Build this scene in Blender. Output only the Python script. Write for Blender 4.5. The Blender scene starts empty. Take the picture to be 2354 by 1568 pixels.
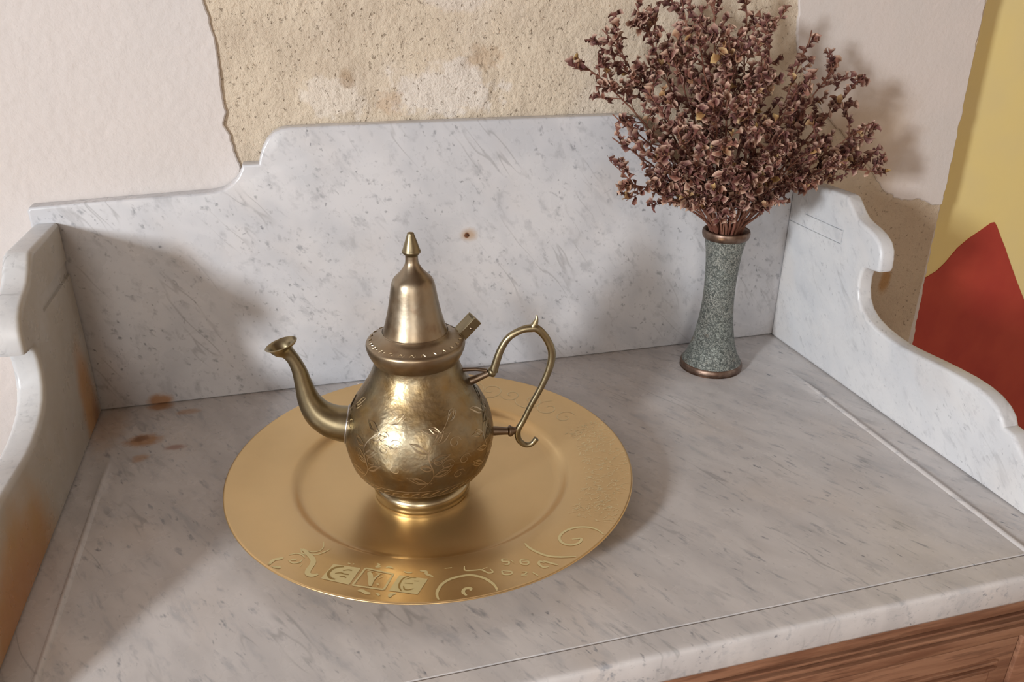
import bpy, bmesh, math, random
from mathutils import Vector, Matrix, noise

# ---------------------------------------------------------------- camera, world, light, exposure
scene = bpy.context.scene
col = scene.collection
random.seed(7)

CAM_RIGHT = (0.96469, -0.26331, 0.00596)
CAM_UP = (0.10330, 0.39906, 0.91109)
CAM_FWD = (0.24228, 0.87830, -0.41217)
CAM_POS = (0.19818, -0.75168, 0.38012)
cam_data = bpy.data.cameras.new('camera')
cam_data.sensor_fit = 'HORIZONTAL'
cam_data.sensor_width = 36.0
cam_data.lens = 36.0 * 1847.55 / 2354.0
cam_data.clip_start = 0.01
cam = bpy.data.objects.new('camera', cam_data)
col.objects.link(cam)
cam.matrix_world = Matrix(((CAM_RIGHT[0], CAM_UP[0], -CAM_FWD[0], CAM_POS[0]),
                           (CAM_RIGHT[1], CAM_UP[1], -CAM_FWD[1], CAM_POS[1]),
                           (CAM_RIGHT[2], CAM_UP[2], -CAM_FWD[2], CAM_POS[2]),
                           (0, 0, 0, 1)))
scene.camera = cam

world = bpy.data.worlds.new('world')
scene.world = world
world.use_nodes = True
bg = world.node_tree.nodes['Background']
bg.inputs['Color'].default_value = (0.75, 0.85, 1.0, 1)
bg.inputs['Strength'].default_value = 1.0

vs = scene.view_settings
vs.view_transform = 'Standard'
vs.look = 'None'
vs.gamma = 1.0
vs.use_curve_mapping = False
vs.exposure = 0.12

# daylight through the two windows of the room (each lamp fills its window opening)
ROOM = dict(x0=-1.75, x1=2.1, y0=-3.0, y1=0.026, z0=-0.80, z1=1.75)
WIN_L = dict(y0=-1.92, y1=-1.58, z0=0.55, z1=1.00)      # opening in the left wall
WIN_F = dict(x0=-0.75, x1=-0.15, z0=0.10, z1=1.30)      # opening in the wall behind the camera


def area(name, loc, rot, sx, sy, power, color):
    d = bpy.data.lights.new(name, 'AREA')
    d.shape = 'RECTANGLE'
    d.size, d.size_y = sx, sy
    d.energy = power
    d.color = color
    o = bpy.data.objects.new(name, d)
    o.location = loc
    o.rotation_euler = rot
    col.objects.link(o)
    return o


area('window_daylight', (ROOM['x0'] - 0.05, (WIN_L['y0'] + WIN_L['y1']) / 2, (WIN_L['z0'] + WIN_L['z1']) / 2),
     (0, -math.pi / 2, 0), WIN_L['z1'] - WIN_L['z0'], WIN_L['y1'] - WIN_L['y0'], 128, (0.92, 0.96, 1.0))
area('window_daylight_front', ((WIN_F['x0'] + WIN_F['x1']) / 2, ROOM['y0'] - 0.05, (WIN_F['z0'] + WIN_F['z1']) / 2),
     (math.pi / 2, 0, 0), WIN_F['x1'] - WIN_F['x0'], WIN_F['z1'] - WIN_F['z0'], 16, (1.0, 0.95, 0.89))


# ---------------------------------------------------------------- helpers
def tag(o, label=None, cat=None, group=None, kind=None):
    if label: o['label'] = label
    if cat: o['category'] = cat
    if group: o['group'] = group
    if kind: o['kind'] = kind
    return o


def link(name, mesh, mat=None, parent=None):
    o = bpy.data.objects.new(name, mesh)
    if mat is not None and not mesh.materials:
        mesh.materials.append(mat)
    o.parent = parent
    col.objects.link(o)
    return o


def obj(name, verts, faces, mat, parent=None, smooth=True, sharp=None):
    me = bpy.data.meshes.new(name)
    me.from_pydata([tuple(v) for v in verts], [], faces)
    me.update()
    if smooth:
        me.shade_smooth()
        if sharp is not None:
            me.set_sharp_from_angle(angle=math.radians(sharp))
    return link(name, me, mat, parent)


def bobj(name, bm, mat, parent=None, smooth=False, sharp=None):
    bmesh.ops.recalc_face_normals(bm, faces=bm.faces)
    me = bpy.data.meshes.new(name)
    bm.to_mesh(me)
    bm.free()
    if smooth:
        me.shade_smooth()
        if sharp is not None:
            me.set_sharp_from_angle(angle=math.radians(sharp))
    return link(name, me, mat, parent)


def empty(name, loc=(0, 0, 0), rz=0.0):
    o = bpy.data.objects.new(name, None)
    o.empty_display_size = 0.02
    o.location = loc
    o.rotation_euler = (0, 0, rz)
    col.objects.link(o)
    return o


def box_bm(x0, x1, y0, y1, z0, z1, bevel=0.0, seg=2):
    bm = bmesh.new()
    bmesh.ops.create_cube(bm, size=1.0)
    for v in bm.verts:
        v.co = Vector((x0 + (v.co.x + 0.5) * (x1 - x0), y0 + (v.co.y + 0.5) * (y1 - y0), z0 + (v.co.z + 0.5) * (z1 - z0)))
    if bevel:
        bmesh.ops.bevel(bm, geom=bm.edges[:], offset=bevel, segments=seg, profile=0.5, affect='EDGES')
    return bm


def box(name, x0, x1, y0, y1, z0, z1, mat, parent=None, bevel=0.0, seg=2):
    return bobj(name, box_bm(x0, x1, y0, y1, z0, z1, bevel, seg), mat, parent, smooth=bevel > 0, sharp=40)


def catmull(pts, n=6, closed=False):
    P = [Vector(p) for p in pts]
    out = []
    m = len(P)
    rng = m if closed else m - 1
    for i in range(rng):
        p0 = P[(i - 1) % m] if closed or i > 0 else P[0] * 2 - P[1]
        p1, p2 = P[i], P[(i + 1) % m]
        p3 = P[(i + 2) % m] if closed or i + 2 < m else P[-1] * 2 - P[-2]
        for k in range(n):
            t = k / n
            out.append(0.5 * ((2 * p1) + (p2 - p0) * t + (2 * p0 - 5 * p1 + 4 * p2 - p3) * t * t + (3 * p1 - p0 - 3 * p2 + p3) * t ** 3))
    if not closed:
        out.append(P[-1].copy())
    return out


def lathe(name, prof, seg, mat, parent=None, centre=(0, 0), smooth=True, sharp=45, sub=0):
    if sub:
        prof = [(p.x, p.y) for p in catmull([(r, z, 0) for r, z in prof], sub)]
    verts, faces = [], []
    n = len(prof)
    for k in range(seg):
        a = 2 * math.pi * k / seg
        for r, z in prof:
            verts.append((centre[0] + max(r, 1e-5) * math.cos(a), centre[1] + max(r, 1e-5) * math.sin(a), z))
    for k in range(seg):
        k2 = (k + 1) % seg
        for i in range(n - 1):
            faces.append((k * n + i, k2 * n + i, k2 * n + i + 1, k * n + i + 1))
    return obj(name, verts, faces, mat, parent, smooth, sharp)


def tube_geo(pts, radii, seg=10, verts=None, faces=None, caps=True):
    """Tube along pts with radius per point; appends to verts / faces."""
    verts = [] if verts is None else verts
    faces = [] if faces is None else faces
    P = [Vector(p) for p in pts]
    n = len(P)
    base = len(verts)
    t = (P[1] - P[0]).normalized()
    ref = Vector((0, 0, 1)) if abs(t.z) < 0.9 else Vector((0, 1, 0))
    u = (ref - t * ref.dot(t)).normalized()
    for i in range(n):
        t = (P[min(i + 1, n - 1)] - P[max(i - 1, 0)])
        if t.length < 1e-9:
            t = Vector((0, 0, 1))
        t.normalize()
        u = (u - t * u.dot(t))
        if u.length < 1e-6:
            u = t.orthogonal()
        u.normalize()
        w = t.cross(u)
        r = radii[i] if isinstance(radii, (list, tuple)) else radii
        for k in range(seg):
            a = 2 * math.pi * k / seg
            verts.append(P[i] + (u * math.cos(a) + w * math.sin(a)) * r)
    for i in range(n - 1):
        for k in range(seg):
            k2 = (k + 1) % seg
            faces.append((base + i * seg + k, base + i * seg + k2, base + (i + 1) * seg + k2, base + (i + 1) * seg + k))
    if caps:
        faces.append(tuple(base + k for k in reversed(range(seg))))
        faces.append(tuple(base + (n - 1) * seg + k for k in range(seg)))
    return verts, faces


def tube(name, pts, radii, mat, parent=None, seg=12, sub=0):
    if sub:
        if isinstance(radii, (list, tuple)):
            q = catmull([(0, 0, r) for r in radii], sub)
            radii = [v.z for v in q]
        pts = catmull(pts, sub)
    v, f = tube_geo(pts, radii, seg)
    return obj(name, v, f, mat, parent, True, 60)


def smoothstep(a, b, x):
    t = max(0.0, min(1.0, (x - a) / (b - a)))
    return t * t * (3 - 2 * t)


def prism(name, poly, axis, a0, a1, bevel, mat, parent=None, seg=3):
    """Polygon in the plane across axis ('x': (y,z) pairs; 'y': (x,z) pairs), extruded from a0 to a1, all outline edges rounded."""
    bm = bmesh.new()
    mk = (lambda p, a: (a, p[0], p[1])) if axis == 'x' else (lambda p, a: (p[0], a, p[1]))
    lo = [bm.verts.new(mk(p, a0)) for p in poly]
    hi = [bm.verts.new(mk(p, a1)) for p in poly]
    n = len(poly)
    f0 = bm.faces.new(lo)
    f1 = bm.faces.new(list(reversed(hi)))
    for i in range(n):
        j = (i + 1) % n
        bm.faces.new((lo[j], lo[i], hi[i], hi[j]))
    bmesh.ops.recalc_face_normals(bm, faces=bm.faces)
    if bevel:
        ed = set(f0.edges) | set(f1.edges)
        bmesh.ops.bevel(bm, geom=list(ed), offset=bevel, segments=seg, profile=0.5, affect='EDGES', clamp_overlap=True)
    bmesh.ops.triangulate(bm, faces=[f for f in bm.faces if len(f.verts) > 4])
    return bobj(name, bm, mat, parent, smooth=True, sharp=38)


def carve(target, cutter_bm):
    """Cut a shape out of a mesh object and keep the result as plain mesh."""
    me = bpy.data.meshes.new('cut')
    cutter_bm.to_mesh(me)
    cutter_bm.free()
    c = bpy.data.objects.new('cut', me)
    col.objects.link(c)
    m = target.modifiers.new('cut', 'BOOLEAN')
    m.operation = 'DIFFERENCE'
    m.object = c
    m.solver = 'EXACT'
    bpy.context.view_layer.update()
    dg = bpy.context.evaluated_depsgraph_get()
    new = bpy.data.meshes.new_from_object(target.evaluated_get(dg))
    target.modifiers.clear()
    target.data = new
    bpy.data.objects.remove(c)
    bpy.data.meshes.remove(me)


# ---------------------------------------------------------------- materials
class Mat:
    def __init__(self, name, **kw):
        self.m = bpy.data.materials.new(name)
        self.m.use_nodes = True
        self.nt = self.m.node_tree
        self.b = self.nt.nodes['Principled BSDF']
        for k, v in kw.items():
            self.set(k, v)
        self._co = None

    def set(self, k, v):
        k = {'rough': 'Roughness', 'metal': 'Metallic', 'color': 'Base Color', 'spec': 'Specular IOR Level'}.get(k, k)
        s = self.b.inputs[k]
        if hasattr(v, 'is_output') or isinstance(v, bpy.types.NodeSocket):
            self.nt.links.new(v, s)
        elif isinstance(v, tuple) and len(v) == 3 and k in ('Base Color',):
            s.default_value = (*v, 1)
        else:
            s.default_value = v

    def n(self, t, **kw):
        nd = self.nt.nodes.new(t)
        for k, v in kw.items():
            setattr(nd, k, v)
        return nd

    def ln(self, a, b):
        self.nt.links.new(a, b)

    def co(self):
        if self._co is None:
            self._co = self.n('ShaderNodeTexCoord').outputs['Object']
        return self._co

    def mapping(self, rot=(0, 0, 0), scale=(1, 1, 1), loc=(0, 0, 0), vec=None):
        mp = self.n('ShaderNodeMapping')
        mp.inputs['Rotation'].default_value = rot
        mp.inputs['Scale'].default_value = scale
        mp.inputs['Location'].default_value = loc
        self.ln(vec or self.co(), mp.inputs['Vector'])
        return mp.outputs[0]

    def axes(self, u, v, fu, fv, fw, loc=(0, 0, 0)):
        """Coordinates measured along u (frequency fu), v (fv) and their normal (fw)."""
        u = Vector(u).normalized(); v = Vector(v).normalized(); w = u.cross(v)
        cb = self.n('ShaderNodeCombineXYZ')
        for i, (ax, fr) in enumerate(((u, fu), (v, fv), (w, fw))):
            d = self.n('ShaderNodeVectorMath', operation='DOT_PRODUCT')
            self.ln(self.co(), d.inputs[0]); d.inputs[1].default_value = tuple(ax * fr)
            self.ln(self.math('ADD', d.outputs['Value'], loc[i]), cb.inputs[i])
        return cb.outputs[0]

    def noise(self, scale, detail=3, rough=0.5, dist=0.0, vec=None):
        t = self.n('ShaderNodeTexNoise')
        t.inputs['Scale'].default_value = scale
        t.inputs['Detail'].default_value = detail
        t.inputs['Roughness'].default_value = rough
        t.inputs['Distortion'].default_value = dist
        self.ln(vec or self.co(), t.inputs['Vector'])
        return t.outputs[0]

    def voronoi(self, scale, feature='F1', vec=None, rnd=1.0):
        t = self.n('ShaderNodeTexVoronoi', feature=feature)
        t.inputs['Scale'].default_value = scale
        t.inputs['Randomness'].default_value = rnd
        self.ln(vec or self.co(), t.inputs['Vector'])
        return t.outputs[0]

    def rng(self, v, a, b, c=0.0, d=1.0, smooth=True):
        t = self.n('ShaderNodeMapRange')
        t.interpolation_type = 'SMOOTHSTEP' if smooth else 'LINEAR'
        self.ln(v, t.inputs[0])
        for i, x in enumerate((a, b, c, d)):
            t.inputs[1 + i].default_value = x
        return t.outputs[0]

    def math(self, op, a, b=None):
        t = self.n('ShaderNodeMath', operation=op)
        for i, x in enumerate((a, b)):
            if x is None: continue
            if isinstance(x, (int, float)): t.inputs[i].default_value = x
            else: self.ln(x, t.inputs[i])
        return t.outputs[0]

    def mix(self, fac, a, b):
        t = self.n('ShaderNodeMix', data_type='RGBA')
        for i, x in ((0, fac), (6, a), (7, b)):
            if isinstance(x, (int, float)): t.inputs[i].default_value = x
            elif isinstance(x, tuple): t.inputs[i].default_value = (*x, 1)
            else: self.ln(x, t.inputs[i])
        return t.outputs[2]

    def blot(self, centre, radii, soft=0.5, wob=0.6, nscale=60):
        """1 inside a ragged ellipsoid, 0 outside."""
        s = self.n('ShaderNodeVectorMath', operation='SUBTRACT')
        self.ln(self.co(), s.inputs[0]); s.inputs[1].default_value = centre
        d = self.n('ShaderNodeVectorMath', operation='DIVIDE')
        self.ln(s.outputs[0], d.inputs[0]); d.inputs[1].default_value = radii
        l = self.n('ShaderNodeVectorMath', operation='LENGTH')
        self.ln(d.outputs[0], l.inputs[0])
        nz = self.noise(nscale, 4, 0.6)
        v = self.math('ADD', l.outputs['Value'], self.math('MULTIPLY', self.math('SUBTRACT', nz, 0.5), wob * 2))
        return self.rng(v, 1.0 - soft * 0.5, 1.0 + soft * 0.5, 1.0, 0.0)

    def bump(self, h, strength=0.3, dist=0.001):
        t = self.n('ShaderNodeBump')
        t.inputs['Strength'].default_value = strength
        t.inputs['Distance'].default_value = dist
        self.ln(h, t.inputs['Height'])
        self.ln(t.outputs[0], self.b.inputs['Normal'])


def marble(name, u, v, c_light, c_grey, stains=(), elong=2.2, vein_amt=0.5, rough=0.3, speck=1.0, fb=85, grime_shade=None):
    """Greyish white marble: clouds, specks drawn out along u, a few thin broken veins."""
    m = Mat(name, rough=rough)
    big = m.noise(1.0, 3, 0.55, 0.3, vec=m.axes(u, v, 14, 14 * elong * 0.8, 20))
    c = m.mix(m.rng(big, 0.35, 0.68), c_light, c_grey)
    warm = m.noise(1.0, 2, 0.5, vec=m.axes(u, v, 9, 14, 12, (3, 1, 7)))
    c = m.mix(m.rng(warm, 0.5, 0.72, 0, 0.40), c, (c_light[0] * 0.97, c_light[1] * 0.90, c_light[2] * 0.83))
    zone = m.rng(m.noise(1.0, 2, 0.5, vec=m.axes(u, v, 16, 30, 20, (7, 3, 2))), 0.36, 0.62, 0.25, 1.0)
    sp = m.noise(1.0, 3, 0.6, 0.25, vec=m.axes(u, v, fb, fb * elong, 150))
    c = m.mix(m.math('MULTIPLY', m.rng(sp, 0.56, 0.74, 0, 0.62 * speck), zone), c, (0.27, 0.275, 0.30))
    sp3 = m.noise(1.0, 4, 0.65, 0.3, vec=m.axes(u, v, fb * 0.45, fb * 0.45 * elong, 60, (2, 6, 4)))
    c = m.mix(m.rng(sp3, 0.54, 0.72, 0, 0.42 * speck), c, (0.36, 0.365, 0.385))
    sp2 = m.noise(1.0, 2, 0.55, 0.2, vec=m.axes(u, v, fb * 2, fb * 2 * elong * 0.75, 300, (5, 2, 1)))
    c = m.mix(m.math('MULTIPLY', m.rng(sp2, 0.62, 0.78, 0, 0.75 * speck), zone), c, (0.20, 0.205, 0.225))
    vn = m.noise(1.0, 3, 0.55, 0.15, vec=m.axes(u, v, 5, 26, 10, (9, 4, 2)))
    line = m.rng(m.math('ABSOLUTE', m.math('SUBTRACT', vn, 0.5)), 0.0, 0.016, 1, 0)
    patch = m.rng(m.noise(14, 2, 0.5, vec=m.mapping(loc=(1, 8, 3))), 0.5, 0.66)
    c = m.mix(m.math('MULTIPLY', m.math('MULTIPLY', line, patch), vein_amt), c, (0.24, 0.235, 0.24))
    if grime_shade:  # tan layer on the inner face: grime plus painted-in shade
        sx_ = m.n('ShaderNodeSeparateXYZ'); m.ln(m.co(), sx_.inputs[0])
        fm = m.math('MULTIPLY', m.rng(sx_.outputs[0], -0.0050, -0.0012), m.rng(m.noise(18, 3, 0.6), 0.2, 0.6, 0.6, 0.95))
        c = m.mix(fm, c, grime_shade)
    for centre, radii, colr, amt, kw in stains:
        c = m.mix(m.math('MULTIPLY', m.blot(centre, radii, **kw), amt), c, colr)
    m.set('color', c)
    m.bump(m.noise(220, 2, 0.5), 0.04, 0.0006)
    m.set('rough', m.rng(m.noise(30, 3, 0.6), 0.3, 0.7, rough - 0.07, rough + 0.12))
    return m.m


RUST = (0.42, 0.19, 0.045)
RUST_DK = (0.16, 0.055, 0.02)
BLOOM = (0.74, 0.72, 0.71)

M = {}
M['marble_back'] = marble('marble_back', (0.57, 0, -0.82), (0.82, 0, 0.57), (0.65, 0.645, 0.66), (0.55, 0.555, 0.58), elong=1.5, vein_amt=0.4, speck=1.25, stains=[
    ((0.3605, 0, 0.148), (0.0075, 0.03, 0.0055), (0.46, 0.30, 0.17), 0.75, dict(soft=1.2, wob=0.35, nscale=150)),
    ((0.3585, 0, 0.1475), (0.0028, 0.03, 0.0028), RUST_DK, 0.95, dict(soft=0.5, wob=0.35, nscale=220)),
    ((0.052, 0, 0.004), (0.010, 0.03, 0.007), RUST, 0.8, dict(soft=0.9, wob=0.5, nscale=120)),
])
M['marble_counter'] = marble('marble_counter', (0.46, -0.89, 0), (0.89, 0.46, 0), (0.63, 0.60, 0.585), (0.54, 0.515, 0.505), elong=3.4, vein_amt=0.5, speck=1.25, fb=46, rough=0.25, stains=[
    ((0.052, -0.004, 0), (0.010, 0.008, 0.03), RUST, 0.75, dict(soft=0.9, wob=0.5, nscale=120)),
    ((0.079, -0.022, 0), (0.010, 0.005, 0.03), RUST, 0.55, dict(soft=1.1, wob=0.5, nscale=120)),
    ((0.045, -0.068, 0), (0.014, 0.010, 0.03), RUST, 0.8, dict(soft=1.0, wob=0.55, nscale=110)),
    ((0.042, -0.064, 0), (0.006, 0.005, 0.03), RUST_DK, 0.6, dict(soft=0.9, wob=0.55, nscale=160)),
    ((0.073, -0.087, 0), (0.008, 0.004, 0.03), (0.28, 0.10, 0.05), 0.65, dict(soft=1.0, wob=0.6, nscale=140)),
    ((0.046, -0.098, 0), (0.006, 0.006, 0.03), RUST, 0.55, dict(soft=1.1, wob=0.6, nscale=140)),
    ((0.012, -0.035, 0), (0.013, 0.04, 0.03), (0.45, 0.28, 0.14), 0.4, dict(soft=1.2, wob=0.6, nscale=90)),
])
M['marble_side_stained'] = marble('marble_side_stained', (0, 0.35, 0.93), (0, 0.93, -0.35), (0.66, 0.66, 0.66), (0.57, 0.58, 0.59), elong=2.6, vein_amt=0.6, speck=0.5, grime_shade=(0.44, 0.395, 0.325), stains=[
    ((0, -0.035, 0.020), (0.03, 0.022, 0.058), (0.50, 0.24, 0.06), 0.85, dict(soft=0.9, wob=0.25, nscale=45)),
    ((0, -0.020, 0.004), (0.03, 0.012, 0.020), RUST_DK, 0.5, dict(soft=1.2, wob=0.4, nscale=90)),
    ((0, -0.262, 0.000), (0.03, 0.072, 0.062), (0.44, 0.245, 0.07), 0.9, dict(soft=0.7, wob=0.25, nscale=40)),
    ((0, -0.275, 0.004), (0.03, 0.060, 0.035), (0.40, 0.13, 0.035), 0.5, dict(soft=1.4, wob=0.5, nscale=60)),
])
M['marble_side'] = marble('marble_side', (0, 0.75, 0.66), (0, 0.66, -0.75), (0.66, 0.66, 0.665), (0.58, 0.59, 0.61), vein_amt=0.3, speck=0.7)

# brass
m = Mat('brass_pot', metal=1.0)
n1 = m.noise(28, 4, 0.6)
n2 = m.noise(70, 3, 0.6, vec=m.mapping(loc=(2, 5, 1)))
c = m.mix(m.rng(n1, 0.36, 0.66), (0.33, 0.225, 0.10), (0.33, 0.285, 0.195))
c = m.mix(m.rng(n2, 0.52, 0.72, 0, 0.7), c, (0.22, 0.155, 0.09))
m.set('color', c)
m.set('rough', m.rng(n2, 0.3, 0.75, 0.31, 0.48))
m.bump(m.math('ADD', m.noise(55, 3, 0.5), m.math('MULTIPLY', m.noise(240, 2, 0.6), 0.25)), 0.45, 0.0022)
M['brass'] = m.m
m = Mat('brass_lid', metal=1.0)
c = m.mix(m.rng(m.noise(22, 4, 0.6), 0.36, 0.66), (0.33, 0.245, 0.155), (0.37, 0.315, 0.235))
m.set('color', m.mix(m.rng(m.noise(80, 3, 0.6), 0.55, 0.75, 0, 0.6), c, (0.25, 0.17, 0.11)))
m.set('rough', m.rng(m.noise(60, 3, 0.6), 0.3, 0.75, 0.32, 0.48))
m.bump(m.noise(200, 3, 0.5), 0.15, 0.0008)
M['brass_lid'] = m.m
m = Mat('brass_cast', metal=1.0)
c = m.mix(m.rng(m.noise(40, 3, 0.6), 0.35, 0.7), (0.34, 0.285, 0.175), (0.24, 0.20, 0.125))
m.set('color', c)
m.set('rough', 0.36)
m.bump(m.noise(160, 3, 0.5), 0.15, 0.0008)
M['brass_cast'] = m.m
m = Mat('brass_foot', metal=1.0, color=(0.52, 0.45, 0.30), rough=0.27)
m.bump(m.noise(8, 2, 0.5, vec=m.mapping(scale=(1, 1, 60))), 0.05, 0.0008)
M['brass_foot'] = m.m
m = Mat('solder', metal=1.0, color=(0.55, 0.55, 0.56), rough=0.35)
M['solder'] = m.m
m = Mat('dark_brass', metal=1.0, color=(0.23, 0.17, 0.12), rough=0.42)
M['dark_brass'] = m.m
m = Mat('engraved', metal=1.0, color=(0.62, 0.52, 0.36), rough=0.33)
M['engraved'] = m.m

# gold plate
m = Mat('gold_plate', metal=0.85)
c = m.mix(m.rng(m.noise(14, 3, 0.6), 0.35, 0.7), (0.77, 0.535, 0.26), (0.73, 0.51, 0.25))
m.set('color', c)
m.set('rough', m.rng(m.noise(9, 1, 0.4), 0.3, 0.7, 0.29, 0.34))
M['gold'] = m.m
m = Mat('gold_print', metal=0.3, color=(0.78, 0.66, 0.34), rough=0.42); M['print'] = m.m
m = Mat('gold_print_dark', metal=0.5, color=(0.40, 0.26, 0.08), rough=0.4); M['print_dark'] = m.m
m = Mat('gold_print_faint', metal=0.45, color=(0.84, 0.68, 0.38), rough=0.4); M['print_faint'] = m.m

# vase
m = Mat('vase_patina', metal=0.35)
w1_ = m.noise(210, 2, 0.5, 1.2)
w2_ = m.noise(330, 2, 0.5, 0.8, vec=m.mapping(loc=(3, 1, 2)))
n1 = m.noise(520, 3, 0.65)
n2 = m.noise(28, 3, 0.6)
l1 = m.rng(m.math('ABSOLUTE', m.math('SUBTRACT', w1_, 0.5)), 0.012, 0.05)
l2 = m.rng(m.math('ABSOLUTE', m.math('SUBTRACT', w2_, 0.5)), 0.008, 0.045)
f = m.math('MULTIPLY', m.math('MULTIPLY', l1, l2), m.rng(n1, 0.30, 0.60, 0.35, 1.0))
c = m.mix(f, (0.075, 0.085, 0.078), m.mix(m.rng(n2, 0.35, 0.7), (0.30, 0.325, 0.295), (0.36, 0.36, 0.32)))
wear = m.rng(m.noise(60, 3, 0.6, vec=m.mapping(loc=(4, 4, 4))), 0.62, 0.75, 0, 0.6)
m.set('color', m.mix(wear, c, (0.20, 0.15, 0.11)))
m.set('rough', 0.5)
m.bump(m.math('ADD', f, n1), 0.5, 0.0009)
M['vase'] = m.m
m = Mat('vase_copper', metal=0.9)
m.set('color', m.mix(m.rng(m.noise(120, 3, 0.6), 0.35, 0.7), (0.15, 0.095, 0.07), (0.24, 0.17, 0.13)))
m.set('rough', 0.42)
M['vase_copper'] = m.m

# plaster, mortar, paint
m = Mat('white_plaster', rough=0.85)
c = m.mix(m.rng(m.noise(6, 3, 0.6), 0.35, 0.7), (0.69, 0.635, 0.605), (0.66, 0.615, 0.59))
m.set('color', c)
m.bump(m.math('ADD', m.noise(140, 3, 0.6), m.math('MULTIPLY', m.noise(35, 2, 0.5), 1.2)), 0.5, 0.0014)
M['plaster'] = m.m
m = Mat('shadow_tinted_plaster', rough=0.85)
c = m.mix(m.rng(m.noise(9, 3, 0.6), 0.35, 0.7), (0.66, 0.59, 0.55), (0.63, 0.575, 0.54))
c = m.mix(m.math('MULTIPLY', m.blot((0.80, 0, 0.205), (0.075, 0.1, 0.06), soft=1.2, wob=0.5, nscale=25), 0.55), c, (0.55, 0.40, 0.25))  # bouquet's shadow painted on the plaster as a brown blot
m.set('color', c)
m.bump(m.math('ADD', m.noise(150, 3, 0.6), m.math('MULTIPLY', m.noise(30, 2, 0.5), 1.2)), 0.45, 0.0012)
M['plaster_r'] = m.m
m = Mat('bare_mortar', rough=0.92)
c = m.mix(m.rng(m.noise(16, 4, 0.65), 0.35, 0.68), (0.67, 0.565, 0.435), (0.60, 0.50, 0.385))
c = m.mix(m.rng(m.noise(11, 4, 0.6, vec=m.mapping(loc=(2, 7, 4))), 0.56, 0.72, 0, 0.5), c, (0.70, 0.61, 0.51))
pale = m.blot((0.345, 0, 0.282), (0.052, 0.1, 0.026), soft=0.35, wob=1.2, nscale=48)
c = m.mix(m.math('MULTIPLY', pale, 0.75), c, (0.74, 0.67, 0.60))
c = m.mix(m.math('MULTIPLY', m.blot((0.243, 0, 0.279), (0.028, 0.1, 0.018), soft=0.4, wob=1.3, nscale=60), 0.7), c, (0.74, 0.66, 0.57))
c = m.mix(m.math('MULTIPLY', m.blot((0.36, 0, 0.365), (0.03, 0.1, 0.014), soft=0.5, wob=0.8, nscale=45), 0.6), c, (0.72, 0.64, 0.57))
c = m.mix(m.math('MULTIPLY', m.blot((0.293, 0, 0.273), (0.012, 0.1, 0.012), soft=0.8, wob=1.6, nscale=120), 0.38), c, (0.42, 0.25, 0.13))
c = m.mix(m.math('MULTIPLY', m.blot((0.382, 0, 0.312), (0.016, 0.1, 0.009), soft=0.9, wob=1.6, nscale=120), 0.35), c, (0.45, 0.28, 0.15))
c = m.mix(m.math('MULTIPLY', m.blot((0.255, 0, 0.295), (0.006, 0.1, 0.008), soft=0.8, wob=0.8, nscale=90), 0.6), c, (0.36, 0.24, 0.14))
c = m.mix(m.math('MULTIPLY', m.blot((0.88, 0, 0.06), (0.14, 0.1, 0.115), soft=0.6, wob=0.4, nscale=30), 0.6), c, (0.44, 0.33, 0.225))  # darker lower right: side panel's shadow put into the mortar colour
c = m.mix(m.math('MULTIPLY', m.blot((0.885, 0, 0.045), (0.007, 0.1, 0.016), soft=0.9, wob=0.6, nscale=60), 0.75), c, (0.40, 0.20, 0.05))
pit = m.rng(m.noise(230, 3, 0.65), 0.60, 0.72, 0, 0.7)
c = m.mix(pit, c, (0.26, 0.19, 0.13))
m.set('color', c)
m.bump(m.math('SUBTRACT', m.math('ADD', m.noise(210, 4, 0.65), m.math('MULTIPLY', m.noise(60, 4, 0.65), 1.6)), pit), 0.6, 0.0030)
M['mortar'] = m.m
m = Mat('yellow_paint', rough=0.6)
m.set('color', m.mix(m.rng(m.noise(7, 3, 0.6), 0.3, 0.7), (0.80, 0.64, 0.26), (0.75, 0.61, 0.29)))
m.bump(m.noise(60, 3, 0.6), 0.12, 0.001)
M['yellow'] = m.m
m = Mat('red_paint', rough=0.55)
m.set('color', m.mix(m.rng(m.noise(12, 3, 0.6), 0.3, 0.7), (0.38, 0.035, 0.022), (0.45, 0.055, 0.03)))
m.bump(m.noise(60, 3, 0.6), 0.12, 0.001)
M['red'] = m.m
m = Mat('room_paint', rough=0.9, color=(0.60, 0.49, 0.385)); M['room'] = m.m
m = Mat('ceiling_wood', rough=0.8, color=(0.16, 0.11, 0.08)); M['ceil'] = m.m
m = Mat('room_floor', rough=0.7, color=(0.22, 0.13, 0.08)); M['floor'] = m.m

# wood
m = Mat('oiled_wood', rough=0.42)
g = m.noise(60, 5, 0.65, 0.3, vec=m.mapping(scale=(0.16, 1, 1.4)))
g2 = m.noise(260, 3, 0.6, vec=m.mapping(scale=(0.08, 1, 1)))
c = m.mix(m.rng(g, 0.35, 0.68), (0.19, 0.082, 0.045), (0.32, 0.16, 0.092))
c = m.mix(m.rng(g2, 0.5, 0.72, 0, 0.6), c, (0.10, 0.04, 0.022))
m.set('color', c)
m.bump(g2, 0.2, 0.0006)
M['wood'] = m.m

m = Mat('dark_wood', rough=0.7, color=(0.055, 0.022, 0.012)); M['wood_dark'] = m.m

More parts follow.
